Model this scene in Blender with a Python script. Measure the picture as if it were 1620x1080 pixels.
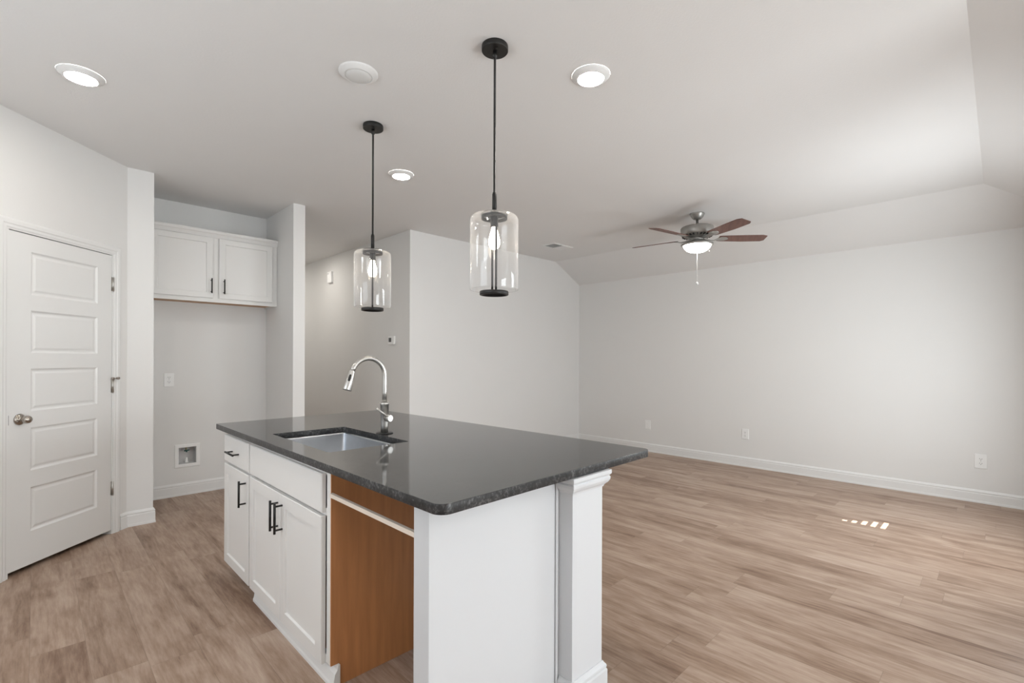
import bpy, bmesh, math
from mathutils import Vector, Matrix
for o in list(bpy.data.objects): bpy.data.objects.remove(o)
C = bpy.context.scene.collection
R = math.radians
PI = math.pi

# ------------------------------------------------------------ camera, world, exposure
cam_d = bpy.data.cameras.new('camera'); cam = bpy.data.objects.new('camera', cam_d); C.objects.link(cam)
cam_d.sensor_width = 36; cam_d.lens = 763.2*36/1620; cam_d.shift_y = 26.55/1620; cam_d.clip_start = .05
cam.matrix_world = Matrix.Translation((0, 0, 1.2975)) @ Matrix.Rotation(R(45.36-90), 4, 'Z') @ Matrix.Rotation(R(90), 4, 'X') @ Matrix.Rotation(R(.2097), 4, 'Z')
bpy.context.scene.camera = cam
vs = bpy.context.scene.view_settings
vs.view_transform = 'Standard'; vs.look = 'None'; vs.gamma = 1; vs.use_curve_mapping = False
vs.exposure = 0.80
w = bpy.data.worlds.new('world'); bpy.context.scene.world = w; w.use_nodes = True
w.node_tree.nodes['Background'].inputs[0].default_value = (.75, .85, 1, 1); w.node_tree.nodes['Background'].inputs[1].default_value = 1.0

H = 2.743          # flat ceiling
XB = 6.11          # back wall
YW = 4.68          # pale wall beside the hall
YN = -.48          # living room window wall
YD = -3.2          # dining wall
XK = -1.5          # kitchen wall
XE = 2.61          # where the window wall turns toward the dining area

def area(name, loc, rot, sx, sy, power, col, spread=180):
    l = bpy.data.lights.new(name, 'AREA'); l.shape = 'RECTANGLE'; l.size = sx; l.size_y = sy; l.energy = power; l.color = col; l.spread = R(spread)
    o = bpy.data.objects.new(name, l); C.objects.link(o); o.location = loc; o.rotation_euler = rot
    return o
DAY = (.905, .965, 1.0)
area('window_daylight', (4.0, YN+.02, 1.28), (R(86), 0, R(6)), 1.9, .95, 50, DAY)            # living room window, faces +Y
area('patio_door_daylight', (1.7, YD+.04, 1.1), (R(122), 0, R(4)), 1.7, 2.0, 92, DAY)           # dining glass door, faces +Y
area('kitchen_fill', (XK+.04, 1.75, 1.55), (R(112), 0, R(-90)), 1.7, 1.0, 11, DAY) # unseen fill lamp added on the kitchen side, faces +X
sd = bpy.data.lights.new('sun', 'SUN'); sd.energy = 14; sd.angle = R(.12); sd.color = (1, .96, .9)
sun = bpy.data.objects.new('sun', sd); C.objects.link(sun); sun.rotation_euler = (R(45), 0, 0); sun.location = (4.7, -4, 6)

# ------------------------------------------------------------ materials
def nodes_mat(name):
    m = bpy.data.materials.new(name); m.use_nodes = True
    nt = m.node_tree; b = nt.nodes['Principled BSDF']
    return m, nt, b
def mat(name, col, rough=.5, metal=0, bump=0, bscale=200, spec=.5, vary=0, vscale=3):
    m, nt, b = nodes_mat(name)
    b.inputs['Base Color'].default_value = (*col, 1); b.inputs['Roughness'].default_value = rough
    b.inputs['Metallic'].default_value = metal; b.inputs['Specular IOR Level'].default_value = spec
    tc = nt.nodes.new('ShaderNodeTexCoord')
    if bump:
        n = nt.nodes.new('ShaderNodeTexNoise'); n.inputs['Scale'].default_value = bscale; n.inputs['Detail'].default_value = 3
        bp = nt.nodes.new('ShaderNodeBump'); bp.inputs['Strength'].default_value = bump; bp.inputs['Distance'].default_value = .002
        nt.links.new(tc.outputs['Object'], n.inputs['Vector']); nt.links.new(n.outputs['Fac'], bp.inputs['Height']); nt.links.new(bp.outputs[0], b.inputs['Normal'])
    n2 = nt.nodes.new('ShaderNodeTexNoise'); n2.inputs['Scale'].default_value = vscale; nt.links.new(tc.outputs['Object'], n2.inputs['Vector'])
    mx = nt.nodes.new('ShaderNodeMix'); mx.data_type = 'RGBA'
    mx.inputs[6].default_value = (*[c*(1-vary) for c in col], 1); mx.inputs[7].default_value = (*[min(1, c*(1+vary)) for c in col], 1)
    nt.links.new(n2.outputs['Fac'], mx.inputs[0]); nt.links.new(mx.outputs[2], b.inputs['Base Color'])
    return m
def emit(name, col, s):
    m = bpy.data.materials.new(name); m.use_nodes = True; nt = m.node_tree; nt.nodes.clear()
    o = nt.nodes.new('ShaderNodeOutputMaterial'); e = nt.nodes.new('ShaderNodeEmission')
    e.inputs[0].default_value = (*col, 1); e.inputs[1].default_value = s; nt.links.new(e.outputs[0], o.inputs[0])
    return m

M = {}
M['wall'] = mat('wall_paint', (.80, .793, .778), .75, bump=.12, bscale=140, spec=.2, vary=.01)
M['ceil'] = mat('ceiling_paint', (.80, .79, .778), .85, bump=.35, bscale=90, spec=.15, vary=.01)
M['trim'] = mat('trim_paint', (.82, .82, .81), .4, spec=.4)
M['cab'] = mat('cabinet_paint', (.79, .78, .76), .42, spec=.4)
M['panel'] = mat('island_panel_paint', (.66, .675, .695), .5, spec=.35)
M['black'] = mat('black_metal', (.018, .017, .016), .42, metal=.3)
M['dark'] = mat('dark_void', (.02, .02, .02), .9)
M['slot'] = mat('socket_slot', (.10, .10, .10), .7)
M['plate'] = mat('white_plastic', (.90, .90, .89), .35)
M['nickel'] = mat('brushed_nickel', (.54, .525, .50), .36, metal=1, vary=.05, vscale=60)
M['knobn'] = mat('satin_nickel_knob', (.42, .38, .34), .22, metal=1)
M['fanmet'] = mat('fan_pewter', (.40, .39, .37), .42, metal=.8, vary=.05, vscale=40)
M['steel'] = mat('sink_steel', (.60, .62, .65), .30, metal=1, vary=.04, vscale=30)
M['green'] = mat('valve_green', (.03, .10, .09), .5)
M['brass'] = mat('valve_brass', (.5, .45, .3), .35, metal=1)
M['greytrim'] = mat('box_interior', (.62, .62, .62), .6)
M['raw_shade'] = mat('raw_wood_shade_tan', (.78, .68, .58), .6)  # bare wood of the rail, also the painted shade on the cabinet strips
M['under'] = mat('cabinet_underside', (.50, .30, .17), .6)
M['subst'] = mat('slab_underside', (.40, .36, .33), .7)

def wood(name, c1, c2, scale=(1, 1, 1), rough=.45):
    m, nt, b = nodes_mat(name); L = nt.links
    tc = nt.nodes.new('ShaderNodeTexCoord'); mp = nt.nodes.new('ShaderNodeMapping'); mp.inputs['Scale'].default_value = scale
    n = nt.nodes.new('ShaderNodeTexNoise'); n.inputs['Scale'].default_value = 6; n.inputs['Detail'].default_value = 8; n.inputs['Distortion'].default_value = .4
    r = nt.nodes.new('ShaderNodeValToRGB'); r.color_ramp.elements[0].position = .3; r.color_ramp.elements[1].position = .7
    r.color_ramp.elements[0].color = (*c1, 1); r.color_ramp.elements[1].color = (*c2, 1)
    L.new(tc.outputs['Object'], mp.inputs[0]); L.new(mp.outputs[0], n.inputs['Vector']); L.new(n.outputs['Fac'], r.inputs[0]); L.new(r.outputs[0], b.inputs['Base Color'])
    b.inputs['Roughness'].default_value = rough
    return m
M['brown'] = wood('brown_veneer', (.54, .24, .095), (.66, .30, .122), (6, 6, .5), .38)
M['blade'] = wood('cherry_blade', (.13, .060, .045), (.19, .092, .070), (1, 9, 1), .5)

def floor_material():
    m, nt, b = nodes_mat('vinyl_plank'); L = nt.links; N = nt.nodes.new
    def math_(op, a, bb=None, c=None):
        n = N('ShaderNodeMath'); n.operation = op
        for i, v in enumerate((a, bb, c)):
            if v is None: continue
            if isinstance(v, (int, float)): n.inputs[i].default_value = v
            else: L.new(v, n.inputs[i])
        return n.outputs[0]
    tc = N('ShaderNodeTexCoord'); sp = N('ShaderNodeSeparateXYZ'); L.new(tc.outputs['Object'], sp.inputs[0])
    W, LN = .181, 1.22
    u = math_('DIVIDE', math_('ADD', sp.outputs[0], .181*20+.016), W); row = math_('FLOOR', u)
    wn = N('ShaderNodeTexWhiteNoise'); wn.noise_dimensions = '1D'; L.new(row, wn.inputs['W'])
    v = math_('ADD', math_('DIVIDE', math_('ADD', sp.outputs[1], 30), LN), wn.outputs['Value']); col = math_('FLOOR', v)
    cb = N('ShaderNodeCombineXYZ'); L.new(row, cb.inputs[0]); L.new(col, cb.inputs[1])
    w2 = N('ShaderNodeTexWhiteNoise'); w2.noise_dimensions = '3D'; L.new(cb.outputs[0], w2.inputs['Vector'])
    pid = w2.outputs['Value']
    # grain coordinates, shifted per plank
    g = N('ShaderNodeCombineXYZ'); L.new(math_('MULTIPLY', sp.outputs[0], 1.0), g.inputs[0]); L.new(math_('MULTIPLY', sp.outputs[1], .10), g.inputs[1]); L.new(math_('MULTIPLY', pid, 37.0), g.inputs[2])
    n1 = N('ShaderNodeTexNoise'); n1.inputs['Scale'].default_value = 9; n1.inputs['Detail'].default_value = 6; n1.inputs['Roughness'].default_value = .6; n1.inputs['Distortion'].default_value = .6; L.new(g.outputs[0], n1.inputs['Vector'])
    n2 = N('ShaderNodeTexNoise'); n2.inputs['Scale'].default_value = 70; n2.inputs['Detail'].default_value = 5; n2.inputs['Roughness'].default_value = .65; L.new(g.outputs[0], n2.inputs['Vector'])
    g3 = N('ShaderNodeCombineXYZ'); L.new(sp.outputs[0], g3.inputs[0]); L.new(math_('MULTIPLY', sp.outputs[1], .4), g3.inputs[1]); L.new(math_('MULTIPLY', pid, 11.0), g3.inputs[2])
    n3 = N('ShaderNodeTexNoise'); n3.inputs['Scale'].default_value = 5.5; n3.inputs['Detail'].default_value = 3; n3.inputs['Distortion'].default_value = 1.2; L.new(g3.outputs[0], n3.inputs['Vector'])
    t = math_('ADD', math_('ADD', math_('MULTIPLY', math_('SUBTRACT', n1.outputs['Fac'], .5), 1.5), math_('MULTIPLY', math_('SUBTRACT', n2.outputs['Fac'], .5), .95)),
              math_('ADD', math_('MULTIPLY', math_('SUBTRACT', pid, .5), .24), math_('MULTIPLY', math_('SUBTRACT', n3.outputs['Fac'], .5), .7)))
    t = math_('ADD', t, .5)
    r = N('ShaderNodeValToRGB'); cr = r.color_ramp; L.new(t, r.inputs[0])
    cr.elements[0].position = .05; cr.elements[0].color = (.19, .112, .073, 1)
    cr.elements[1].position = .95; cr.elements[1].color = (.51, .395, .315, 1)
    e = cr.elements.new(.40); e.color = (.335, .228, .164, 1)
    e = cr.elements.new(.62); e.color = (.415, .300, .228, 1)
    # hairline joints
    fu = math_('FRACT', u); fv = math_('FRACT', v)
    du = math_('MULTIPLY', math_('MINIMUM', fu, math_('SUBTRACT', 1.0, fu)), W); dv = math_('MULTIPLY', math_('MINIMUM', fv, math_('SUBTRACT', 1.0, fv)), LN)
    j = math_('LESS_THAN', math_('MINIMUM', du, dv), .0011)
    mx = N('ShaderNodeMix'); mx.data_type = 'RGBA'; L.new(math_('MULTIPLY', j, .32), mx.inputs[0]); L.new(r.outputs[0], mx.inputs[6]); mx.inputs[7].default_value = (.10, .065, .045, 1)
    L.new(mx.outputs[2], b.inputs['Base Color'])
    b.inputs['Roughness'].default_value = .42; b.inputs['Specular IOR Level'].default_value = .35
    bp = N('ShaderNodeBump'); bp.inputs['Strength'].default_value = .12; bp.inputs['Distance'].default_value = .001
    L.new(n2.outputs['Fac'], bp.inputs['Height']); L.new(bp.outputs[0], b.inputs['Normal'])
    return m
M['floor'] = floor_material()

def granite(name, rough, ior, c2):
    m, nt, b = nodes_mat(name); L = nt.links; N = nt.nodes.new
    tc = N('ShaderNodeTexCoord')
    n = N('ShaderNodeTexNoise'); n.inputs['Scale'].default_value = 85; n.inputs['Detail'].default_value = 6; n.inputs['Roughness'].default_value = .75; L.new(tc.outputs['Object'], n.inputs['Vector'])
    n2 = N('ShaderNodeTexNoise'); n2.inputs['Scale'].default_value = 7; n2.inputs['Detail'].default_value = 4; n2.inputs['Distortion'].default_value = 1.5; L.new(tc.outputs['Object'], n2.inputs['Vector'])
    a = N('ShaderNodeMath'); a.operation = 'MULTIPLY_ADD'; a.inputs[1].default_value = .35; L.new(n2.outputs['Fac'], a.inputs[0]); L.new(n.outputs['Fac'], a.inputs[2])
    r = N('ShaderNodeValToRGB'); cr = r.color_ramp; L.new(a.outputs[0], r.inputs[0])
    cr.elements[0].position = .52; cr.elements[0].color = (.010, .010, .011, 1)
    cr.elements[1].position = .92; cr.elements[1].color = (*c2, 1)
    e = cr.elements.new(.70); e.color = (.030, .030, .031, 1)
    L.new(r.outputs[0], b.inputs['Base Color']); b.inputs['Roughness'].default_value = rough; b.inputs['IOR'].default_value = ior
    return m
M['granite'] = granite('black_granite', .07, 1.95, (.115, .112, .108))
M['granite_edge'] = granite('black_granite_edge', .38, 1.45, (.19, .19, .19))

def glass():
    m = bpy.data.materials.new('clear_glass'); m.use_nodes = True; nt = m.node_tree; nt.nodes.clear(); N = nt.nodes.new; L = nt.links
    o = N('ShaderNodeOutputMaterial'); t = N('ShaderNodeBsdfTransparent'); t.inputs[0].default_value = (.985, .985, .985, 1)
    g = N('ShaderNodeBsdfGlossy'); g.inputs['Roughness'].default_value = .03; g.inputs[0].default_value = (1, 1, 1, 1)
    lw = N('ShaderNodeLayerWeight'); p5 = N('ShaderNodeMath'); p5.operation = 'POWER'; p5.inputs[1].default_value = 3.5; L.new(lw.outputs['Facing'], p5.inputs[0])
    f = N('ShaderNodeMath'); f.operation = 'MULTIPLY_ADD'; f.inputs[1].default_value = .60; f.inputs[2].default_value = .035; L.new(p5.outputs[0], f.inputs[0]); mx = N('ShaderNodeMixShader')
    L.new(f.outputs[0], mx.inputs[0]); L.new(t.outputs[0], mx.inputs[1]); L.new(g.outputs[0], mx.inputs[2]); df = N('ShaderNodeBsdfDiffuse'); df.inputs[0].default_value = (.95, .95, .95, 1); m2 = N('ShaderNodeMixShader')
    hz = N('ShaderNodeMath'); hz.operation = 'MULTIPLY_ADD'; hz.inputs[1].default_value = .22; hz.inputs[2].default_value = .03; L.new(p5.outputs[0], hz.inputs[0]); L.new(hz.outputs[0], m2.inputs[0])  # white haze, denser at the edges, painted in for reflections
    L.new(mx.outputs[0], m2.inputs[1]); L.new(df.outputs[0], m2.inputs[2]); L.new(m2.outputs[0], o.inputs[0])
    return m
M['glass'] = glass()
M['lens_on'] = emit('lit_lens', (1, .95, .88), 88)
M['bowl_on'] = emit('lit_frosted_glass', (1, .95, .88), 12)
M['bulb_on'] = emit('lit_bulb', (1, .86, .68), 12)
M['lens_off'] = mat('unlit_lens', (.74, .74, .73), .3)

# ------------------------------------------------------------ mesh helpers
class MB:
    def __init__(s, xf=None): s.bm = bmesh.new(); s.xf = xf or Matrix()
    def v(s, p): return s.bm.verts.new(s.xf @ Vector(p))
    def box(s, x0, x1, y0, y1, z0, z1, xf=None):
        X = xf or Matrix()
        vs = [s.v(X @ Vector(p)) for p in ((x0,y0,z0),(x1,y0,z0),(x1,y1,z0),(x0,y1,z0),(x0,y0,z1),(x1,y0,z1),(x1,y1,z1),(x0,y1,z1))]
        for f in ((0,3,2,1),(4,5,6,7),(0,1,5,4),(1,2,6,5),(2,3,7,6),(3,0,4,7)): s.bm.faces.new([vs[i] for i in f])
        return s
    def loft(s, loops, cap0=True, cap1=True, closed=True, smooth=False):
        rings = [[s.v(p) for p in lp] for lp in loops]; n = len(rings[0])
        for a, b in zip(rings, rings[1:]):
            for i in range(n if closed else n-1):
                j = (i+1) % n; f = s.bm.faces.new((a[i], a[j], b[j], b[i])); f.smooth = smooth
        if cap0: s.bm.faces.new(list(reversed(rings[0])))
        if cap1: s.bm.faces.new(rings[-1])
        return s
    def lathe(s, prof, n=32, c=(0,0,0), axis='z', cap0=True, cap1=True, smooth=True, xf=None):
        X = xf or Matrix(); loops = []
        for r, z in prof:
            lp = []
            for i in range(n):
                a = 2*PI*i/n
                if axis == 'z': p = (c[0]+r*math.cos(a), c[1]+r*math.sin(a), c[2]+z)
                elif axis == 'y': p = (c[0]+r*math.cos(a), c[1]+z, c[2]+r*math.sin(a))
                else: p = (c[0]+z, c[1]+r*math.cos(a), c[2]+r*math.sin(a))
                lp.append(X @ Vector(p))
            loops.append(lp)
        return s.loft(loops, cap0, cap1, smooth=smooth)
    def tube(s, pts, r, n=16, caps=True):
        P = [Vector(p) for p in pts]; rs = r if isinstance(r, (list, tuple)) else [r]*len(P)
        loops = []; up = None
        for i, p in enumerate(P):
            t = ((P[i+1]-p) if i == 0 else (p-P[i-1]) if i == len(P)-1 else (P[i+1]-P[i-1])).normalized()
            if up is None: up = t.orthogonal().normalized()
            up = (up - t*up.dot(t)).normalized(); sd_ = t.cross(up)
            loops.append([p+(up*math.cos(2*PI*k/n)+sd_*math.sin(2*PI*k/n))*rs[i] for k in range(n)])
        return s.loft(loops, caps, caps, smooth=True)
    def build(s, name, m, parent=None, bevel=0, seg=2, **props):
        bmesh.ops.recalc_face_normals(s.bm, faces=s.bm.faces)
        me = bpy.data.meshes.new(name); s.bm.to_mesh(me); s.bm.free()
        for mm in (m if isinstance(m, list) else [m]): me.materials.append(mm)
        o = bpy.data.objects.new(name, me); C.objects.link(o)
        if parent: o.parent = parent
        if bevel:
            b = o.modifiers.new('bevel', 'BEVEL'); b.width = bevel; b.segments = seg; b.limit_method = 'ANGLE'; b.angle_limit = R(40)
        for k, vv in props.items(): o[k] = vv
        return o
def thing(name, label, cat, loc=(0,0,0), rz=0, group=None):
    o = bpy.data.objects.new(name, None); C.objects.link(o); o.empty_display_size = .1
    o.location = loc; o.rotation_euler = (0, 0, R(rz)); o['label'] = label; o['category'] = cat
    if group: o['group'] = group
    return o
def copy_tree(o, parent=None):
    c = o.copy(); C.objects.link(c)
    if parent: c.parent = parent
    for ch in list(o.children): copy_tree(ch, c)
    return c
def st(mb, name, m, **k):
    return mb.build(name, m, kind='structure', **k)
def rrect(x0, x1, y0, y1, r, z, n=6):
    out = []
    for cx, cy, a0 in ((x1-r, y1-r, 0), (x0+r, y1-r, 90), (x0+r, y0+r, 180), (x1-r, y0+r, 270)):
        for i in range(n+1):
            a = R(a0+90*i/n); out.append((cx+r*math.cos(a), cy+r*math.sin(a), z))
    return out

# ------------------------------------------------------------ the shell
st(MB().box(XK-.1, XB+.12, YD-.1, 9.1, -.08, 0), 'floor', M['floor'])
S2 = math.sqrt(.5)
DX = Matrix.Translation((.509, 4.694, 0)) @ Matrix.Rotation(R(45), 4, 'Z')   # local x along the angled wall, local -y into the room
# ceiling: flat field with slopes above the back wall and the window wall
bm = MB(); v = bm.v
XS, YS = 5.53, .10; ZL = 2.4525
f1 = [v(p) for p in ((XK-.1, YS, H), (XE, YS, H), (XS, YS, H), (XS, 9.1, H), (XK-.1, 9.1, H))]; bm.bm.faces.new(f1)
a, b_, c_, d_ = v((XK-.1, YD-.1, H)), v((XE, YD-.1, H)), f1[1], f1[0]; bm.bm.faces.new((a, b_, c_, d_))
e1, e2 = v((XE, YN+.001, 2.4578)), v((XB+.02, YN-.03, ZL-.01)); bm.bm.faces.new((f1[1], e1, e2, f1[2]))
e3 = v((XB+.02, 9.1, ZL-.01)); bm.bm.faces.new((f1[2], e2, e3, f1[3]))
e4 = v((XE, YN+.001, H)); bm.bm.faces.new((f1[1], e4, e1))
g1 = [v(p) for p in ((XE-.001, YD-.1, H+.001), (XE+.3, YD-.1, H+.001), (XE+.3, YS, H+.001), (XE-.001, YS, H+.001))]; bm.bm.faces.new(g1)
ce = bm.build('ceiling', M['ceil'], kind='structure')

# angled wall holding the pantry door
mb = MB(DX)
mb.box(-2.95, -.903, 0, .12, 0, 2.80).box(-.903, -.146, 0, .12, 2.058, 2.80).box(-.146, -.02, 0, .12, 0, 2.80)
st(mb, 'wall_left', M['wall'])
st(MB().box(.495, .66, YW, 5.40, 0, 2.80), 'wall_alcove_left', M['wall'])
mb = MB(); IX0, IX1, IZ0, IZ1 = .952, 1.096, .290, .448
mb.box(.40, IX0, 5.40, 5.52, 0, 2.80).box(IX1, 1.715, 5.40, 5.52, 0, 2.80).box(IX0, IX1, 5.40, 5.52, 0, IZ0).box(IX0, IX1, 5.40, 5.52, IZ1, 2.80)
st(mb, 'wall_alcove_back', M['wall'])
st(MB().box(1.715, 1.823, 4.655, 9.0, 0, 2.80), 'wall_partition', M['wall'])
st(MB().box(3.0, 3.12, 4.80, 9.0, 0, 2.80), 'wall_hall', M['wall'])
st(MB().box(3.0, XB+.12, YW, 4.80, 0, 2.80), 'wall_north', M['wall'])
st(MB().box(1.823, 3.0, 8.9, 9.0, 0, 2.80), 'wall_hall_end', M['wall'])
st(MB().box(XB, XB+.12, YN-.12, YW, 0, 2.80), 'wall_back', M['wall'])
WX0, WX1, WZ0, WZ1 = 3.3, 5.4, .86, 2.14
mb = MB()
mb.box(XE, WX0, YN-.12, YN, 0, 2.80).box(WX1, XB, YN-.12, YN, 0, 2.80).box(WX0, WX1, YN-.12, YN, 0, WZ0).box(WX0, WX1, YN-.12, YN, WZ1, 2.80)
st(mb, 'wall_right', M['wall'])
st(MB().box(XE, XE+.12, YD, YN-.12, 0, 2.80), 'wall_dining_right', M['wall'])
mb = MB()
mb.box(XK, .80, YD-.12, YD, 0, 2.80).box(2.60, XE+.12, YD-.12, YD, 0, 2.80).box(.80, 2.60, YD-.12, YD, 2.15, 2.80)
st(mb, 'wall_south', M['wall'])
mb = MB(); 
mb.box(XK-.12, XK, YD-.12, .85, 0, 2.80).box(XK-.12, XK, 2.65, 5.9, 0, 2.80).box(XK-.12, XK, .85, 2.65, 0, 1.0).box(XK-.12, XK, .85, 2.65, 2.1, 2.80)
st(mb, 'wall_kitchen', M['wall'])
# pantry behind the door
mb = MB(); mb.box(-1.5, .40, 5.78, 5.90, 0, 2.80).box(.38, .40, 4.80, 5.78, 0, 2.80)
st(mb, 'wall_pantry', M['wall'])

# windows out of frame: frame, mullions, blinds that block the sun
def blind(mb, x0, x1, y, z0, z1, pitch=.062, holes=None):
    k = 0; z = z0
    while z < z1-.01:
        segs = [(x0, x1)]
        if holes and k in holes: h0, h1 = holes[k]; segs = [(x0, h0), (h1, x1)]
        for a, b in segs: mb.box(a, b, y, y+.004, z+.021, z+.064)
        mb.box(x0, x1, y-.002, y+.006, z, z+.0215)
        z += pitch; k += 1
wn = MB()
fr = .05
wn.box(WX0, WX0+fr, YN-.10, YN-.04, WZ0, WZ1).box(WX1-fr, WX1, YN-.10, YN-.04, WZ0, WZ1).box(WX0+fr, WX1-fr, YN-.10, YN-.04, WZ0, WZ0+.012).box(WX0+fr, WX1-fr, YN-.10, YN-.04, WZ1-fr, WZ1).box(4.33, 4.37, YN-.10, YN-.04, WZ0+.012, WZ1-fr)
st(wn, 'window_1', M['trim'])
# unseen blind blocks the sun, slots cut to shape the floor patch: floor Y = z + (YN) along a 45 degree ray
hol = {}
Ys = [.632, .694, .756, .818, .880]; Ln = [.185, .15, .115, .07, .035]
zb0 = Ys[0] - YN - .043 - .062*6     # slat series start
for i in range(5): hol[6+i] = (4.632, 4.632+Ln[i])
bl = MB(); blind(bl, WX0-.02, WX1+.02, YN+.0, zb0, WZ1+.05, .062, hol)
wb = bl.build('slotted_sun_blind', M['plate'], label='unseen white blind over the living room window, slots cut to shape the sun patch', category='blind')
mb = MB(); mb.box(.80, .86, YD-.10, YD-.04, 0, 2.15).box(2.54, 2.60, YD-.10, YD-.04, 0, 2.15).box(.86, 2.54, YD-.10, YD-.04, 2.09, 2.15).box(.86, 2.54, YD-.10, YD-.04, 0, .05).box(1.66, 1.74, YD-.10, YD-.04, .05, 2.09)
st(mb, 'window_2', M['trim'])
bl = MB(); blind(bl, .78, 2.605, YD+.0, .02, 2.18)
bl.build('patio_sun_blocker', M['plate'], label='unseen white blind added to block the sun at the dining patio door', category='blind')  # added out of view only to keep the sun out here
mb = MB(); mb.box(XK-.10, XK-.04, .85, .90, 1.0, 2.1).box(XK-.10, XK-.04, 2.60, 2.65, 1.0, 2.1).box(XK-.10, XK-.04, .90, 2.60, 1.0, 1.05).box(XK-.10, XK-.04, .90, 2.60, 2.05, 2.1)
st(mb, 'window_3', M['trim'])

# baseboards
BP = [(0, 0), (.016, 0), (.016, .012), (.0135, .022), (.0135, .082), (.0105, .090), (.0125, .094), (.0125, .100), (.007, .110), (.003, .1165), (0, .1165)]
def baseboard(name, pts):
    """pts in plan; the room lies to the right of the travel direction, corners mitred"""
    mb = MB(); P = [Vector(p) for p in pts]; loops = []
    for i, p in enumerate(P):
        ds = []
        if i > 0: ds.append((p-P[i-1]).normalized())
        if i < len(P)-1: ds.append((P[i+1]-p).normalized())
        ns = [Vector((d.y, -d.x)) for d in ds]
        n = ns[0] if len(ns) == 1 else (ns[0]+ns[1])/(1+ns[0].dot(ns[1]))
        loops.append([(p.x+n.x*o, p.y+n.y*o, z) for o, z in BP])
    mb.loft(loops); return st(mb, name, M['trim'])
dd = lambda s: (.509+s*S2, 4.694+s*S2)
baseboard('baseboard_left', [dd(-.087), (.495, 4.68), (.66, YW), (.66, 5.40), (1.715, 5.40), (1.715, 4.655), (1.823, 4.655), (1.823, 8.9)])
baseboard('baseboard_hall', [(1.823, 8.9), (3.0, 8.9), (3.0, YW), (XB, YW), (XB, YN), (XE, YN), (XE, -.55)][0:2])
baseboard('baseboard_back', [(3.0, 8.9), (3.0, YW), (XB, YW), (XB, YN), (XE, YN), (XE, YD)])
baseboard('baseboard_angled', [dd(-2.84), dd(-.962)])

# ------------------------------------------------------------ pantry door
def casing_loop(s0, s1, z1, name):
    prof = [(0, 0), (0, -.010), (.008, -.013), (.020, -.013), (.028, -.017), (.046, -.017), (.054, -.014), (.060, -.008), (.060, 0)]   # offset outward, y
    mb = MB(DX); L0 = []
    for (x, z, ox, oz) in ((s0, 0, -1, 0), (s0, z1, -1, 1), (s1, z1, 1, 1), (s1, 0, 1, 0)):
        L0.append([(x+ox*o, y, z+oz*o) for o, y in prof])
    mb.loft(L0, closed=True); return st(mb, name, M['trim'])
casing_loop(-.899, -.150, 2.049, 'trim_1')
mb = MB(DX); mb.box(-.903, -.887, -.008, .118, 0, 2.058).box(-.162, -.146, -.008, .118, 0, 2.058).box(-.887, -.162, -.008, .118, 2.042, 2.058)
st(mb, 'trim_2', M['trim'])
door = thing('door', 'white five-panel pantry door with a nickel knob in the angled wall', 'door', DX @ Vector((-.5225, 0, .03)), 45)
DL = Matrix.Translation((.5225, 0, -.03))
D0, D1, DZ0, DZ1 = -.884, -.165, .03, 2.037
mb = MB(DL); PX0, PX1 = -.753, -.283; T_ = .035
pz = [(.232, .500), (.602, .864), (.964, 1.224), (1.319, 1.578), (1.673, 1.935)]
mb.box(D0, PX0, -.004, T_, DZ0, DZ1).box(PX1, D1, -.004, T_, DZ0, DZ1)
zz = [DZ0]+[q for p in pz for q in p]+[DZ1]
for i in range(0, len(zz), 2): mb.box(PX0, PX1, -.004, T_, zz[i], zz[i+1])
mb.build('leaf', M['trim'], door)
for z0, z1 in pz:
    mb = MB(DL)
    def lp(ins, y): return [(PX0+ins, y, z0+ins), (PX1-ins, y, z0+ins), (PX1-ins, y, z1-ins), (PX0+ins, y, z1-ins)]
    mb.loft([lp(0, -.0038), lp(.004, -.001), lp(.010, .0035), (lp(.016, .0045)), lp(.022, .0035), lp(.030, .0005), lp(.034, .0000)], cap0=False)
    mb.build('panel', M['trim'], door)
mb = MB(DL); mb.lathe([(.0, -.0042), (.033, -.0042), (.034, -.009), (.030, -.014), (.018, -.017), (.012, -.020), (.011, -.026), (.014, -.030), (.0195, -.036), (.0228, -.045), (.0235, -.055), (.0218, -.063), (.0165, -.070), (.007, -.0735), (0.0005, -.074)], 28, (-.822, 0, .922), 'y', cap0=False)
kn = mb.build('knob', M['knobn'], door, label='satin nickel door knob')
mb = MB(DL); mb.box(D0-.0015, D0+.0012, -.006, .02, .895, .952); mb.build('latch_plate', M['slot'], door, label='dark latch plate on the door edge')
for i, (z0, z1) in enumerate(((.287, .385), (1.036, 1.134), (1.780, 1.880))):
    mb = MB(DL); mb.lathe([(.0065, 0), (.0065, z1-z0)], 12, (-.1585, -.010, z0)); mb.lathe([(.0045, -.005), (.0055, 0)], 12, (-.1585, -.010, z0)); mb.box(-.171, -.158, -.0065, -.0035, z0, z1)
    hg = mb.build('hinge', M['nickel'], door, label='nickel hinge')
    if i == 1:
        mb = MB(DL); mb.tube([(-.1585, -.012, z1+.004), (-.195, -.040, z1+.006)], .0035, 10).tube([(-.1585, -.012, z1+.004), (-.138, -.028, z1+.006)], .0035, 10)
        mb.lathe([(.0095, 0), (.0095, .010)], 12, (-.1585, -.012, z1-.002)).lathe([(.009, -.008), (.010, 0), (.009, .008)], 12, (-.197, -.042, z1+.006), 'y').lathe([(.009, -.008), (.010, 0), (.009, .008)], 12, (-.136, -.030, z1+.006), 'y')
        mb.build('hinge_stop', M['knobn'], door, label='nickel hinge pin door stop')

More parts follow.
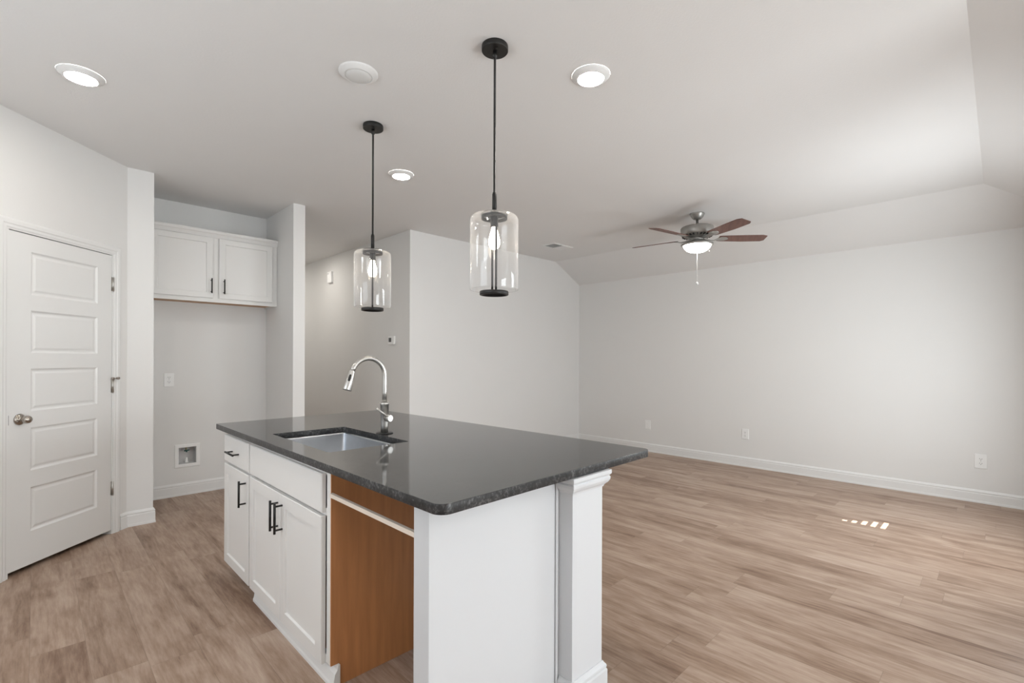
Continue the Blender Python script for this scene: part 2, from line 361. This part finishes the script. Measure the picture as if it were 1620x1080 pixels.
# ------------------------------------------------------------ cabinet pieces (fronts look toward local -y)
def shaker(x0, x1, z0, z1, y, parent, t=.019, rail=.056, m=None):
    mb = MB()
    def lp(i, yy): return [(x0+i, yy, z0+i), (x1-i, yy, z0+i), (x1-i, yy, z1-i), (x0+i, yy, z1-i)]
    mb.loft([lp(0, y+t), lp(0, y+.003), lp(.003, y), lp(rail, y), lp(rail+.003, y+.006), lp(rail+.004, y+.0085)])
    return mb.build('door', m or M['cab'], parent)
def slab(x0, x1, z0, z1, y, parent, name, t=.019):
    mb = MB()
    def lp(i, yy): return [(x0+i, yy, z0+i), (x1-i, yy, z0+i), (x1-i, yy, z1-i), (x0+i, yy, z1-i)]
    mb.loft([lp(0, y+t), lp(0, y+.004), lp(.005, y)])
    return mb.build(name, M['cab'], parent)
def pull(x, z, y, parent, L=.14, horiz=False, r=.0055, off=.034, post=.016):
    mb = MB()
    if horiz:
        mb.tube([(x-L/2, y-off, z), (x+L/2, y-off, z)], r, 12)
        for s in (-1, 1): mb.tube([(x+s*(L/2-post), y-off, z), (x+s*(L/2-post), y+.0005, z)], r*.8, 10)
    else:
        mb.tube([(x, y-off, z-L/2), (x, y-off, z+L/2)], r, 12)
        for s in (-1, 1): mb.tube([(x, y-off, z+s*(L/2-post)), (x, y+.0005, z+s*(L/2-post))], r*.8, 10)
    return mb.build('handle', M['black'], parent, label='black bar pull')

# ------------------------------------------------------------ island
# local frame of island cabinets: x = -Y world, y = +X world; origin at (xf, y_left, 0)
XFF, XD = .825, .805                 # face frame plane, door face plane
ZT = .866                            # cabinet top
CAB_B = .088
def toe(parent, w_, right_end=False):
    mb = MB(); mb.box(0, w_, .045, .060, 0, CAB_B); mb.build('toe_kick', M['cab'], parent)
# narrow drawer base, Y 3.272 .. 2.795
YL, YM, YR = 3.272, 2.795, 1.839
dc = thing('drawer_cabinet', 'narrow white island cabinet, one drawer above one door, at the far left end', 'cabinet', (XFF, YL, 0), -90)
w1 = YL-YM
mb = MB(); mb.box(0, w1-.001, .0, .58, CAB_B, ZT); mb.build('body', M['cab'], dc, bevel=.0015)
mb = MB(); mb.box(0, w1-.001, .045, .060, 0, CAB_B-.0005); mb.build('toe_kick', M['cab'], dc)
dr = slab(.010, w1-.012, .682, .838, -.020, dc, 'drawer'); pull(w1/2-.0, .757, -.020, dr, .150, True)
d1 = shaker(.010, w1-.012, .082, .668, -.020, dc); pull(w1-.052, .567, -.020, d1, .14)
MB().box(.001, w1-.002, -.010, -.0005, .850, .8655).build('shade_strip', M['raw_shade'], dc, label='tan strip painted for the shade under the countertop')  # tan colour imitates the shaded top of the face frame
sc = thing('sink_cabinet', 'wide white island cabinet with two doors and a false drawer front under the sink', 'cabinet', (XFF, YM, 0), -90)
w2 = YM-YR
mb = MB(); mb.box(0, .0155, .0, .58, CAB_B, ZT).box(w2-.04, w2-.0065, 0, .018, CAB_B, ZT).box(.0155, w2-.04, 0, .018, ZT-.035, ZT).box(.0155, w2-.04, 0, .018, .668, .70).box(.0155, w2-.04, 0, .018, CAB_B, CAB_B+.03)
mb.build('face_frame', M['cab'], sc, bevel=.0012)
mb = MB(); mb.box(.0155, w2-.0065, .565, .58, CAB_B, ZT-.002); mb.build('back', M['brown'], sc)
mb = MB(); mb.box(.0155, w2-.0065, .018, .565, CAB_B, CAB_B+.016); mb.build('bottom_shelf', M['brown'], sc)
mb = MB()
mb.loft([[(xx, .0, CAB_B), (xx, .0, ZT-.0005), (xx, .585, ZT-.0005), (xx, .585, 0), (xx, .034, 0), (xx, .034, CAB_B)] for xx in (w2-.006, w2)])
mb.build('side_panel', M['brown'], sc, label='brown wood-veneer side facing the dishwasher gap')
mb = MB()
mb.loft([[(xx, .002, 0), (xx, .002, .012), (xx, .006, .02), (xx, .012, .055), (xx, .022, .07), (xx, .026, CAB_B-.0005), (xx, .0335, CAB_B-.0005), (xx, .0335, 0)] for xx in (0, w2+.012)])
mb.build('toe_kick', M['trim'], sc, label='white moulded toe board')
slab(.014, w2-.047, .682, .838, -.020, sc, 'false_front')
MB().box(.0, w2-.0075, -.010, -.0005, .850, .8655).build('shade_strip', M['raw_shade'], sc, label='tan strip painted for the shade under the countertop')  # same painted shade along the top of this frame
cm = (YM-2.335)
dA = shaker(.014, cm-.002, .082, .668, -.020, sc); pull(cm-.030, .567, -.020, dA, .14)
dB = shaker(cm+.002, w2-.047, .082, .668, -.020, sc); pull(cm+.028, .567, -.020, dB, .14)
# dishwasher gap
o = MB().box(.818, .832, 1.2385, YR-.0005, .752, .768).build('mounting_rail', M['raw_shade'], bevel=.001, label='pale bare wood rail spanning the empty dishwasher gap', category='rail')
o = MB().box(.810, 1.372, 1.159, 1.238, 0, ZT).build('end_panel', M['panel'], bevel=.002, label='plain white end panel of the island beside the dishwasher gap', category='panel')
mb = MB()
mb.loft([[(1.3725, 1.153, z), (1.377, 1.151, z), (1.383, 1.156, z), (1.3895, 1.156, z), (1.3895, 1.1585, z), (1.3725, 1.1585, z)] for z in (0, ZT)])
mb.build('scribe_strip', M['panel'], label='thin white vertical moulding between end panel and corner post', category='moulding')
# corner post with crown and base
post = thing('corner_post', 'square white corner post with crown and base moulding under the countertop', 'post', (1.4840, 1.18, 0))
hx0, hx1, hy0, hy1 = -.093, .093, -.088, .088
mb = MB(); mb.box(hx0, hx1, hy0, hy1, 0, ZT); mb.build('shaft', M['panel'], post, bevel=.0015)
def ring(prof, name):
    mb = MB(); mb.loft([[(hx0*(1 if 1 else 0)-o, hy0-o, z), (hx1+o, hy0-o, z), (hx1+o, hy1+o, z), (hx0-o, hy1+o, z)] for o, z in prof], cap0=True, cap1=True)
    return mb
# mouldings only wrap the three free sides: keep clear of the end panel by clipping at local x/y
def wrap(prof, name):
    """moulding around -x (free part), -y and +x sides"""
    mb = MB(); loops = []
    path = [((hx0, -.0295), (-1, 0)), ((hx0, hy0), (-1, -1)), ((hx1, hy0), (1, -1)), ((hx1, hy1), (1, 0))]
    for (px, py), (nx, ny) in path: loops.append([(px+nx*o, py+ny*o, z) for o, z in prof])
    mb.loft(loops); mb.build(name, M['panel'], post)
wrap([(0, .800), (.003, .800), (.005, .806), (.010, .812), (.016, .817), (.022, .828), (.023, .838), (.019, .843), (.023, .847), (.026, .852), (.026, .8655), (0, .8655)], 'crown')
wrap([(0, 0), (.016, 0), (.016, .085), (.012, .093), (.014, .097), (.013, .105), (.006, .114), (.003, .120), (0, .120)], 'base_moulding')
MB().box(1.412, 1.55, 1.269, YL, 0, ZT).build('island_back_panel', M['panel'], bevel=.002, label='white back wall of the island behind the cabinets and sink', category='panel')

# countertop with undermount cutout
ZC = .897
def curve_slab(name, outer, holes, z0, z1, m, r=.002):
    cu = bpy.data.curves.new(name, 'CURVE'); cu.dimensions = '2D'; cu.fill_mode = 'BOTH'
    for pts in [outer]+holes:
        sp = cu.splines.new('POLY'); sp.points.add(len(pts)-1); sp.use_cyclic_u = True
        for i, p in enumerate(pts): sp.points[i].co = (p[0], p[1], 0, 1)
    cu.extrude = (z1-z0)/2-r; cu.bevel_depth = r; cu.bevel_resolution = 2; cu.offset = -r
    o = bpy.data.objects.new(name+'_curve', cu); C.objects.link(o)
    dg = bpy.context.evaluated_depsgraph_get(); me = bpy.data.meshes.new_from_object(o.evaluated_get(dg)); bpy.data.objects.remove(o)
    me.materials.clear(); me.materials.append(m); me.materials.append(M['granite_edge'])
    for p in me.polygons: p.material_index = 0 if p.normal.z > .9 else 1
    ob = bpy.data.objects.new(name, me); C.objects.link(ob); ob.location = (0, 0, (z0+z1)/2)
    return ob
def round_poly(P, rs, n=8):
    out = []
    k = len(P)
    for i in range(k):
        p, a, b = Vector(P[i]), Vector(P[i-1]), Vector(P[(i+1) % k]); r = rs[i]
        u, v_ = (a-p).normalized(), (b-p).normalized(); half = u.angle(v_)/2
        d = r/math.tan(half); c = p+(u+v_).normalized()*(r/math.sin(half))
        s = p+u*d-c; e = p+v_*d-c; ang = s.angle_signed(e)
        for j in range(n+1):
            t = -ang*j/n; out.append((c.x+s.x*math.cos(t)-s.y*math.sin(t), c.y+s.x*math.sin(t)+s.y*math.cos(t)))
    return out
CT = [(.780, 1.064), (1.944, 1.088), (1.892, 3.360), (.774, 3.324)]
SX0, SX1, SY0, SY1 = .882, 1.276, 1.993, 2.676
ct = curve_slab('countertop', round_poly(CT, (.040, .036, .036, .012)), [[(p[0], p[1]) for p in rrect(SX0, SX1, SY0, SY1, .012, 0, 4)], [(1.322+.016*math.cos(a*PI/8), 2.297+.016*math.sin(a*PI/8)) for a in range(16)]], ZT+.0002, ZC, M['granite'])
ct['label'] = 'polished black granite island countertop with a sink cutout'; ct['category'] = 'countertop'
# sink
sk = thing('kitchen_sink', 'rectangular stainless undermount sink basin in the granite island', 'sink', (1.079, 2.3345, .64))
X0, X1, Y0, Y1 = SX0-1.079, SX1-1.079, SY0-2.3345, SY1-2.3345
mb = MB(); zt = ZT-.64-.0005
mb.loft([rrect(X0-.025, X1+.025, Y0-.025, Y1+.025, .03, zt), rrect(X0-.004, X1+.004, Y0-.004, Y1+.004, .018, zt), rrect(X0-.003, X1+.003, Y0-.003, Y1+.003, .018, zt-.01),
         rrect(X0+.004, X1-.004, Y0+.004, Y1-.004, .020, .020), rrect(X0+.012, X1-.012, Y0+.012, Y1-.012, .024, .006), rrect(X0+.03, X1-.03, Y0+.03, Y1-.03, .03, .001)], cap0=False, smooth=True)
o = mb.build('basin', M['steel'], sk); so = o.modifiers.new('sol', 'SOLIDIFY'); so.thickness = .0015; so.offset = -1
MB().lathe([(.045, .0012), (.044, .004), (.036, .003), (.030, -.001)], 28).build('drain', M['nickel'], sk, label='round sink drain')

# faucet
FX, FY = 1.319, 2.297
fc = thing('kitchen_faucet', 'brushed nickel gooseneck pull-down faucet standing behind the sink', 'faucet', (FX, FY, ZC))
MB().lathe([(.0, 0.0003), (.044, 0.0003), (.0445, .002), (.042, .0045), (.0, .005)], 36, cap0=False, cap1=False).build('base_plate', M['black'], fc, label='dark round base plate')
MB().lathe([(.0195, .0045), (.0195, .040), (.0215, .060), (.0215, .150), (.0235, .151), (.0235, .163), (.021, .165), (.014, .167)], 32).build('body', M['nickel'], fc)
Rr = .093; zs = .305
pts = [(0, 0, .16), (0, 0, .22), (0, 0, zs)]
for i in range(1, 17):
    a = R(163)*i/16; pts.append((-Rr+Rr*math.cos(a), 0, zs+Rr*math.sin(a)))
MB().tube(pts, .0125, 20).build('spout', M['nickel'], fc)
e = Vector(pts[-1]); tdir = Vector((-math.sin(R(163)), 0, math.cos(R(163)))).normalized()
mb = MB(); q = [e-tdir*.004, e+tdir*.0, e+tdir*.003, e+tdir*.008, e+tdir*.05, e+tdir*.095, e+tdir*.099]
mb.tube(q, [.0135, .0145, .0145, .0155, .0185, .0225, .0215], 24); hd = mb.build('spray_head', M['nickel'], fc)
# spray button faces the room side (-x, -y)
side = Vector((-.62, -.78, 0)); side = (side-tdir*side.dot(tdir)).normalized()
p0, p1 = e+tdir*.022+side*.0125, e+tdir*.052+side*.0145
MB().tube([p0-tdir*.004, p0, p0.lerp(p1, .5), p1, p1+tdir*.004], [.003, .0065, .0075, .0065, .003], 14).build('spray_button', M['black'], hd, label='black oval spray button')
mb = MB(); hub = Vector((0, 0, .083)); hd_ = Vector((math.sin(R(45))*1, -math.cos(R(45)), 0)); hd_ = Vector((.15, -.99, 0)).normalized()
mb.tube([hub+hd_*.012, hub+hd_*.046, hub+hd_*.049], [.0185, .0185, .0165], 24)
mb.tube([hub+hd_*.036, hub+hd_*.036+Vector((-.042, .0, .033)), hub+hd_*.036+Vector((-.074, 0, .057))], [.0065, .0060, .0055], 14)
mb.build('lever', M['nickel'], fc)

# ------------------------------------------------------------ upper cabinet in the alcove
uc = thing('upper_cabinet', 'white two-door wall cabinet with black pulls high in the alcove', 'cabinet', (.661, 5.08, 1.808))
Wc = 1.053
mb = MB(); mb.box(0, Wc, 0, .318, .012, .600); mb.build('body', M['cab'], uc, bevel=.0015)
mb = MB(); mb.box(0, Wc, 0, .018, -.006, .012).box(0, .018, .018, .318, -.006, .012).box(Wc-.018, Wc, .018, .318, -.006, .012); mb.build('bottom_rail', M['cab'], uc)
mb = MB(); mb.box(.018, Wc-.018, .018, .318, .006, .0118); mb.build('underside', M['under'], uc, label='bare wood underside')
mb = MB(); mb.loft([[(xx, 0.0005, .585), (xx, -.006, .586), (xx, -.010, .594), (xx, -.020, .612), (xx, -.030, .622), (xx, -.030, .632), (xx, -.034, .634), (xx, -.034, .646), (xx, .0005, .646)] for xx in (0, Wc)]); mb.box(0, Wc, .0006, .318, .6005, .646)
mb.build('crown', M['cab'], uc)
u1 = shaker(.026, .492, .030, .582, -.020, uc, rail=.050); pull(.476, .138, -.020, u1, .135)
u2 = shaker(.541, 1.004, .030, .582, -.020, uc, rail=.050); pull(.578, .138, -.020, u2, .135)

# ------------------------------------------------------------ outlets and boxes (face local -y)
def outlet(label, loc, rz, w_=.078, h_=.124):
    t = thing('wall_outlet', label, 'outlet', loc, rz)
    MB().box(-w_/2, w_/2, -.0065, -.0002, -h_/2, h_/2).build('cover_plate', M['plate'], t, bevel=.003)
    for s in (-1, 1):
        mb = MB(); mb.loft([rrectxz(-.017, .017, s*.0205-.0145, s*.0205+.0145, .010, y) for y in (-.0064, -.0085)]); rc = mb.build('receptacle', M['plate'], t)
        mb = MB(); mb.box(-.0085, -.0060, -.0092, -.0086, s*.0205-.001, s*.0205+.008).box(.0060, .0085, -.0092, -.0086, s*.0205-.001, s*.0205+.008).box(-.0025, .0025, -.0092, -.0086, s*.0205-.0095, s*.0205-.0045)
        mb.build('slots', M['slot'], rc)
    MB().lathe([(.003, -.0068), (.0026, -.0076)], 10, (0, 0, 0), 'y').build('screw', M['nickel'], t)
    return t
def rrectxz(x0, x1, z0, z1, r, y): return [(p[0], y, p[1]) for p in rrect(x0, x1, z0, z1, r, 0, 5)]
outlet('white duplex outlet on the alcove back wall, at chest height under the cabinet', (.877, 5.40, 1.087), 0)
outlet('small white duplex outlet on the far wall, middle of the three low plates', (XB, 2.166, .393), -90)
outlet('white duplex outlet low on the far wall near the right edge of the view', (XB, .123, .378), -90, .084, .130)
t = thing('blank_plate', 'plain white wall plate on the far wall, just beyond the countertop corner', 'wall plate', (XB, 3.470, .375), -90)
MB().box(-.042, .042, -.0065, -.0002, -.062, .062).build('cover_plate', M['plate'], t, bevel=.003)
MB().box(-.017, .017, -.0085, -.0064, -.034, .034).build('insert', M['plate'], t, bevel=.0015)
# water supply box
t = thing('water_supply_box', 'white recessed water supply box low on the alcove back wall', 'utility box', ((IX0+IX1)/2, 5.40, (IZ0+IZ1)/2))
hw_, hh_ = (IX1-IX0)/2-.001, (IZ1-IZ0)/2-.001; ow, oh = .102, .108
mb = MB(); L4 = lambda a, b, y: [(-a, y, -b), (a, y, -b), (a, y, b), (-a, y, b)]
mb.loft([L4(ow, oh, -.0002), L4(ow, oh, -.004), L4(ow-.004, oh-.004, -.008), L4(hw_+.004, hh_+.004, -.008), L4(hw_-.002, hh_-.002, -.002), L4(hw_-.002, hh_-.002, .001)], cap0=False, cap1=False)
mb.build('trim_frame', M['plate'], t)
mb = MB(); mb.loft([L4(hw_-.002, hh_-.002, .0), L4(hw_-.006, hh_-.006, .078)], cap0=False); o = mb.build('recess', M['greytrim'], t)
mb = MB(); mb.lathe([(.016, 0), (.016, .006), (.010, .008), (.010, .030), (.0085, .032), (.0085, .045)], 16, (0, .040, -hh_+.006)); mb.build('drain_stub', M['plate'], t)
mb = MB(); mb.lathe([(.008, 0), (.008, -.035)], 14, (-.004, .035, hh_-.006)).tube([(-.004, .035, hh_-.030), (-.004, .012, hh_-.030)], .006, 10); vv = mb.build('valve', M['brass'], t)
MB().tube([(-.024, .010, hh_-.034), (.018, .010, hh_-.030)], .006, 10).tube([(-.004, .012, hh_-.028), (-.004, .012, hh_-.048)], .007, 10).build('valve_handle', M['green'], vv, label='dark green valve handle')
# thermostat and the small box high in the hall
t = thing('thermostat', 'small white square thermostat with dark screen on the hall wall', 'thermostat', (3.0, 5.045, 1.505), -90)
MB().box(-.066, .066, -.026, -.0002, -.050, .050).build('housing', M['plate'], t, bevel=.004)
MB().box(-.045, .012, -.0275, -.0262, -.022, .028).build('screen', M['slot'], t, label='dark grey thermostat screen')
t = thing('chime_box', 'small white box mounted high on the hall wall', 'wall box', (3.0, 6.715, 2.440), -90)
MB().box(-.066, .066, -.032, -.0002, -.078, .078).build('housing', M['plate'], t, bevel=.004)
MB().box(-.040, -.026, -.0335, -.0322, .045, .058).build('indicator', M['slot'], t)

# ------------------------------------------------------------ ceiling fixtures
def downlight(label, x, y, lit, src=None, group='recessed ceiling lights'):
    t = thing('recessed_light', label, 'ceiling light', (x, y, H), 0, group)
    MB().lathe([(.097, -.0003), (.0965, -.004), (.090, -.008), (.074, -.019), (.070, -.0205), (.066, -.0205), (.064, -.017)], 48, cap0=False, cap1=False).build('trim_ring', M['trim'], t)
    mb = MB()
    if lit: mb.lathe([(.0655, -.0208), (.050, -.0220), (.0005, -.0228)], 40, cap0=False)
    else: mb.lathe([(.0645, -.0175), (.060, -.022), (.045, -.027), (.025, -.0295), (.0005, -.030)], 40, cap0=False)
    mb.build('lens', M['lens_on'] if lit else M['lens_off'], t)
    return t
downlight('lit recessed ceiling light above the pantry door', .163, 3.32, True)
downlight('lit recessed ceiling light to the right of the nearer pendant', 2.015, 1.475, True)
downlight('small lit recessed ceiling light between the two pendants', 2.045, 3.32, True)
downlight('unlit white ceiling light between the pendants and the pantry side', 1.162, 2.293, False)
downlight('lit recessed ceiling light in the hall, nearer the kitchen', 2.35, 6.62, True)
downlight('lit recessed ceiling light at the far end of the hall', 2.35, 8.1, True)
downlight('unseen recessed light added as fill over the kitchen aisle beside the drawers', .10, 1.30, True)  # out of view, added as fill for the kitchen side
downlight('unseen recessed light added as fill in the dining area, kitchen side', -.4, -1.6, True)  # added fill behind the camera
downlight('unseen recessed light added as fill in the dining area, patio door side', 1.5, -1.6, True)  # second fill light added behind the camera

def pendant(label, x, y, rodaz=61.5):
    t = thing('pendant_light', label, 'pendant light', (x, y, H), rodaz, 'glass pendants over the island')
    MB().lathe([(.060, -.0005), (.061, -.003), (.061, -.024), (.059, -.026)], 40).build('canopy', M['black'], t, bevel=0)
    for s in (-1, 1): MB().lathe([(.006, 0), (.006, -.006), (.004, -.008)], 12, (s*.030, 0, -.026)).build('canopy_screw', M['black'], t)
    MB().lathe([(.010, -.026), (.010, -.055), (.0055, -.056), (.0055, -.678), (.0085, -.679), (.0085, -.684), (.0105, -.686), (.0105, -.776)], 16).build('rod', M['black'], t)
    MB().lathe([(.060, -.776), (.062, -.777), (.062, -.782), (.060, -.783)], 40).build('top_cap', M['black'], t)
    g = MB(); Rg = .112; zt_, zb_ = -.7835, -1.130
    prof = [(.052, zt_), (.085, zt_-.001), (.100, zt_-.005), (.108, zt_-.012), (Rg, zt_-.024), (Rg, zb_+.004), (Rg-.0015, zb_), (Rg-.0035, zb_+.002), (Rg-.0035, zt_-.024), (.105, zt_-.014), (.098, zt_-.0085), (.085, zt_-.005), (.052, zt_-.004), (.052, zt_)]
    g.lathe(prof, 64, cap0=False, cap1=False); g.build('glass_shade', M['glass'], t, label='clear cylindrical glass shade')
    MB().lathe([(.050, -.7885), (.060, -.7885), (.060, -.802), (.057, -.802), (.055, -.792), (.050, -.792), (.050, -.7885)], 40, cap0=False, cap1=False).build('inner_ring', M['black'], t)
    MB().lathe([(.018, -.783), (.018, -.838), (.015, -.840)], 20).build('socket', M['black'], t)
    for s in (-1, 1): MB().lathe([(.0052, -.792), (.0052, -1.136)], 12, (s*.036, 0, 0)).build('side_rod', M['black'], t)
    MB().lathe([(.012, -.840), (.013, -.848), (.020, -.872), (.0265, -.898), (.0275, -.912), (.024, -.928), (.014, -.940), (.0005, -.944)], 24, cap0=True).build('bulb', M['bulb_on'], t, label='glowing filament bulb')
    MB().lathe([(.0005, -1.136), (.066, -1.136), (.067, -1.138), (.067, -1.152), (.065, -1.154), (.058, -1.154), (.057, -1.142), (.0005, -1.142)], 44, cap0=False, cap1=False).build('bottom_disc', M['black'], t)
    return t
pendant('black rod pendant with clear glass cylinder, the smaller and farther one', 1.490, 2.746)
pendant('black rod pendant with clear glass cylinder, the larger nearer one over the counter', 1.510, 1.649)

# ceiling fan
fan = thing('ceiling_fan', 'pewter five-blade ceiling fan with lit bowl and brown blades', 'ceiling fan', (4.685, 2.126, H), 25.5)
MB().lathe([(.069, -.0005), (.070, -.006), (.067, -.012), (.058, -.030), (.046, -.048), (.034, -.056), (.014, -.058)], 36).build('canopy', M['fanmet'], fan)
MB().lathe([(.0125, -.05), (.0125, -.110), (.020, -.112), (.022, -.125)], 20).build('downrod', M['fanmet'], fan)
MB().lathe([(.022, -.124), (.060, -.127), (.130, -.131), (.150, -.137), (.157, -.148), (.157, -.205), (.150, -.213), (.147, -.216), (.120, -.222), (.100, -.240), (.075, -.244)], 48).build('motor_housing', M['fanmet'], fan)
mb = MB()
for k in range(24):
    a = 2*PI*k/24; X_ = Matrix.Rotation(a, 4, 'Z'); mb.box(.104, .142, -.004, .004, -.232, -.2155, X_)
mb.build('vent_ribs', M['black'], fan)
MB().lathe([(.055, -.238), (.058, -.246), (.058, -.262), (.046, -.268), (.044, -.280)], 32).build('switch_cup', M['fanmet'], fan)
MB().lathe([(.044, -.262), (.060, -.268), (.100, -.283), (.146, -.300), (.153, -.305), (.153, -.316), (.148, -.320), (.134, -.3205), (.130, -.315)], 48, cap1=False).build('light_fitter', M['fanmet'], fan)
MB().lathe([(.132, -.318), (.129, -.326), (.118, -.346), (.100, -.363), (.072, -.377), (.038, -.385), (.0005, -.388)], 40, cap0=True).build('light_bowl', M['bowl_on'], fan, label='glowing frosted glass bowl')
MB().tube([(0, 0, -.386), (0, 0, -.680)], .0016, 8).tube([(0, 0, -.612), (0, 0, -.620)], .003, 8).build('pull_chain', M['plate'], fan)
MB().lathe([(.001, -.675), (.006, -.680), (.012, -.690), (.013, -.697), (.010, -.706), (.001, -.711)], 16).build('pull_knob', M['lens_off'], fan)
MB().tube([(-.03, -.105, -.318), (-.032, -.112, -.382)], .0013, 8).lathe([(.003, 0), (.005, -.006), (.003, -.012)], 10, (-.032, -.112, -.380)).build('fan_chain', M['fanmet'], fan)
for k in range(5):
    Z = Matrix.Rotation(2*PI*k/5, 4, 'Z') @ Matrix.Translation((0, 0, -.247)) @ Matrix.Rotation(R(-12.5), 4, 'X')
    mb = MB(Z)
    out = [(.205, -.050), (.235, -.056), (.45, -.066), (.62, -.069), (.665, -.052), (.668, .040), (.64, .060), (.45, .066), (.235, .056), (.205, .050)]
    mb.loft([[(x, y, z) for x, y in out] for z in (-.003, .003)])
    bl_ = mb.build('blade', M['blade'], fan, bevel=.001)
    mb = MB(Matrix.Rotation(2*PI*k/5, 4, 'Z'))
    T2 = Matrix.Translation((0, 0, -.247)) @ Matrix.Rotation(R(-12.5), 4, 'X')
    arm = []
    for x, wd_, z, th in ((.060, .018, -.250, .004), (.110, .014, -.262, .004), (.160, .012, -.266, .004), (.195, .022, -.256, .003), (.225, .040, -.2515, .002), (.275, .034, -.2515, .002), (.300, .010, -.2515, .002)):
        loop = []
        for y, dz in ((-wd_, -th), (wd_, -th), (wd_, th), (-wd_, th)):
            p = Vector((x, y, z+dz))
            if x > .18:
                p = T2 @ Vector((x, y, z+.247+dz))
            loop.append(p)
        arm.append(loop)
    mb.loft(arm, smooth=False); mb.build('blade_iron', M['fanmet'], bl_, label='pewter blade bracket', bevel=.001)

# ceiling register
vt = thing('air_vent', 'white louvred air register in the ceiling above the living room', 'vent', (4.785, 4.012, H))
mb = MB(); a_, b2 = .19, .104
def fr_(i, j, z): return [(-a_+i, -b2+j, z), (a_-i, -b2+j, z), (a_-i, b2-j, z), (-a_+i, b2-j, z)]
mb.loft([fr_(0, 0, -.0005), fr_(.002, .002, -.007), fr_(.024, .024, -.010), fr_(.025, .025, -.001)], cap0=False, cap1=False); mb.build('frame', M['trim'], vt)
MB().box(-a_+.024, a_-.024, -b2+.024, b2-.024, -.0012, -.0006).build('duct_opening', M['slot'], vt, label='dark gaps behind the louvres')
for k in range(12):
    x = -a_+.034+k*.0286
    mb = MB(); mb.box(-.010, .010, -b2+.024, b2-.024, -.0008, .0008, Matrix.Translation((x, 0, -.007)) @ Matrix.Rotation(R(-50 if k < 6 else 38), 4, 'Y')); mb.build('louvre', M['trim'], vt)
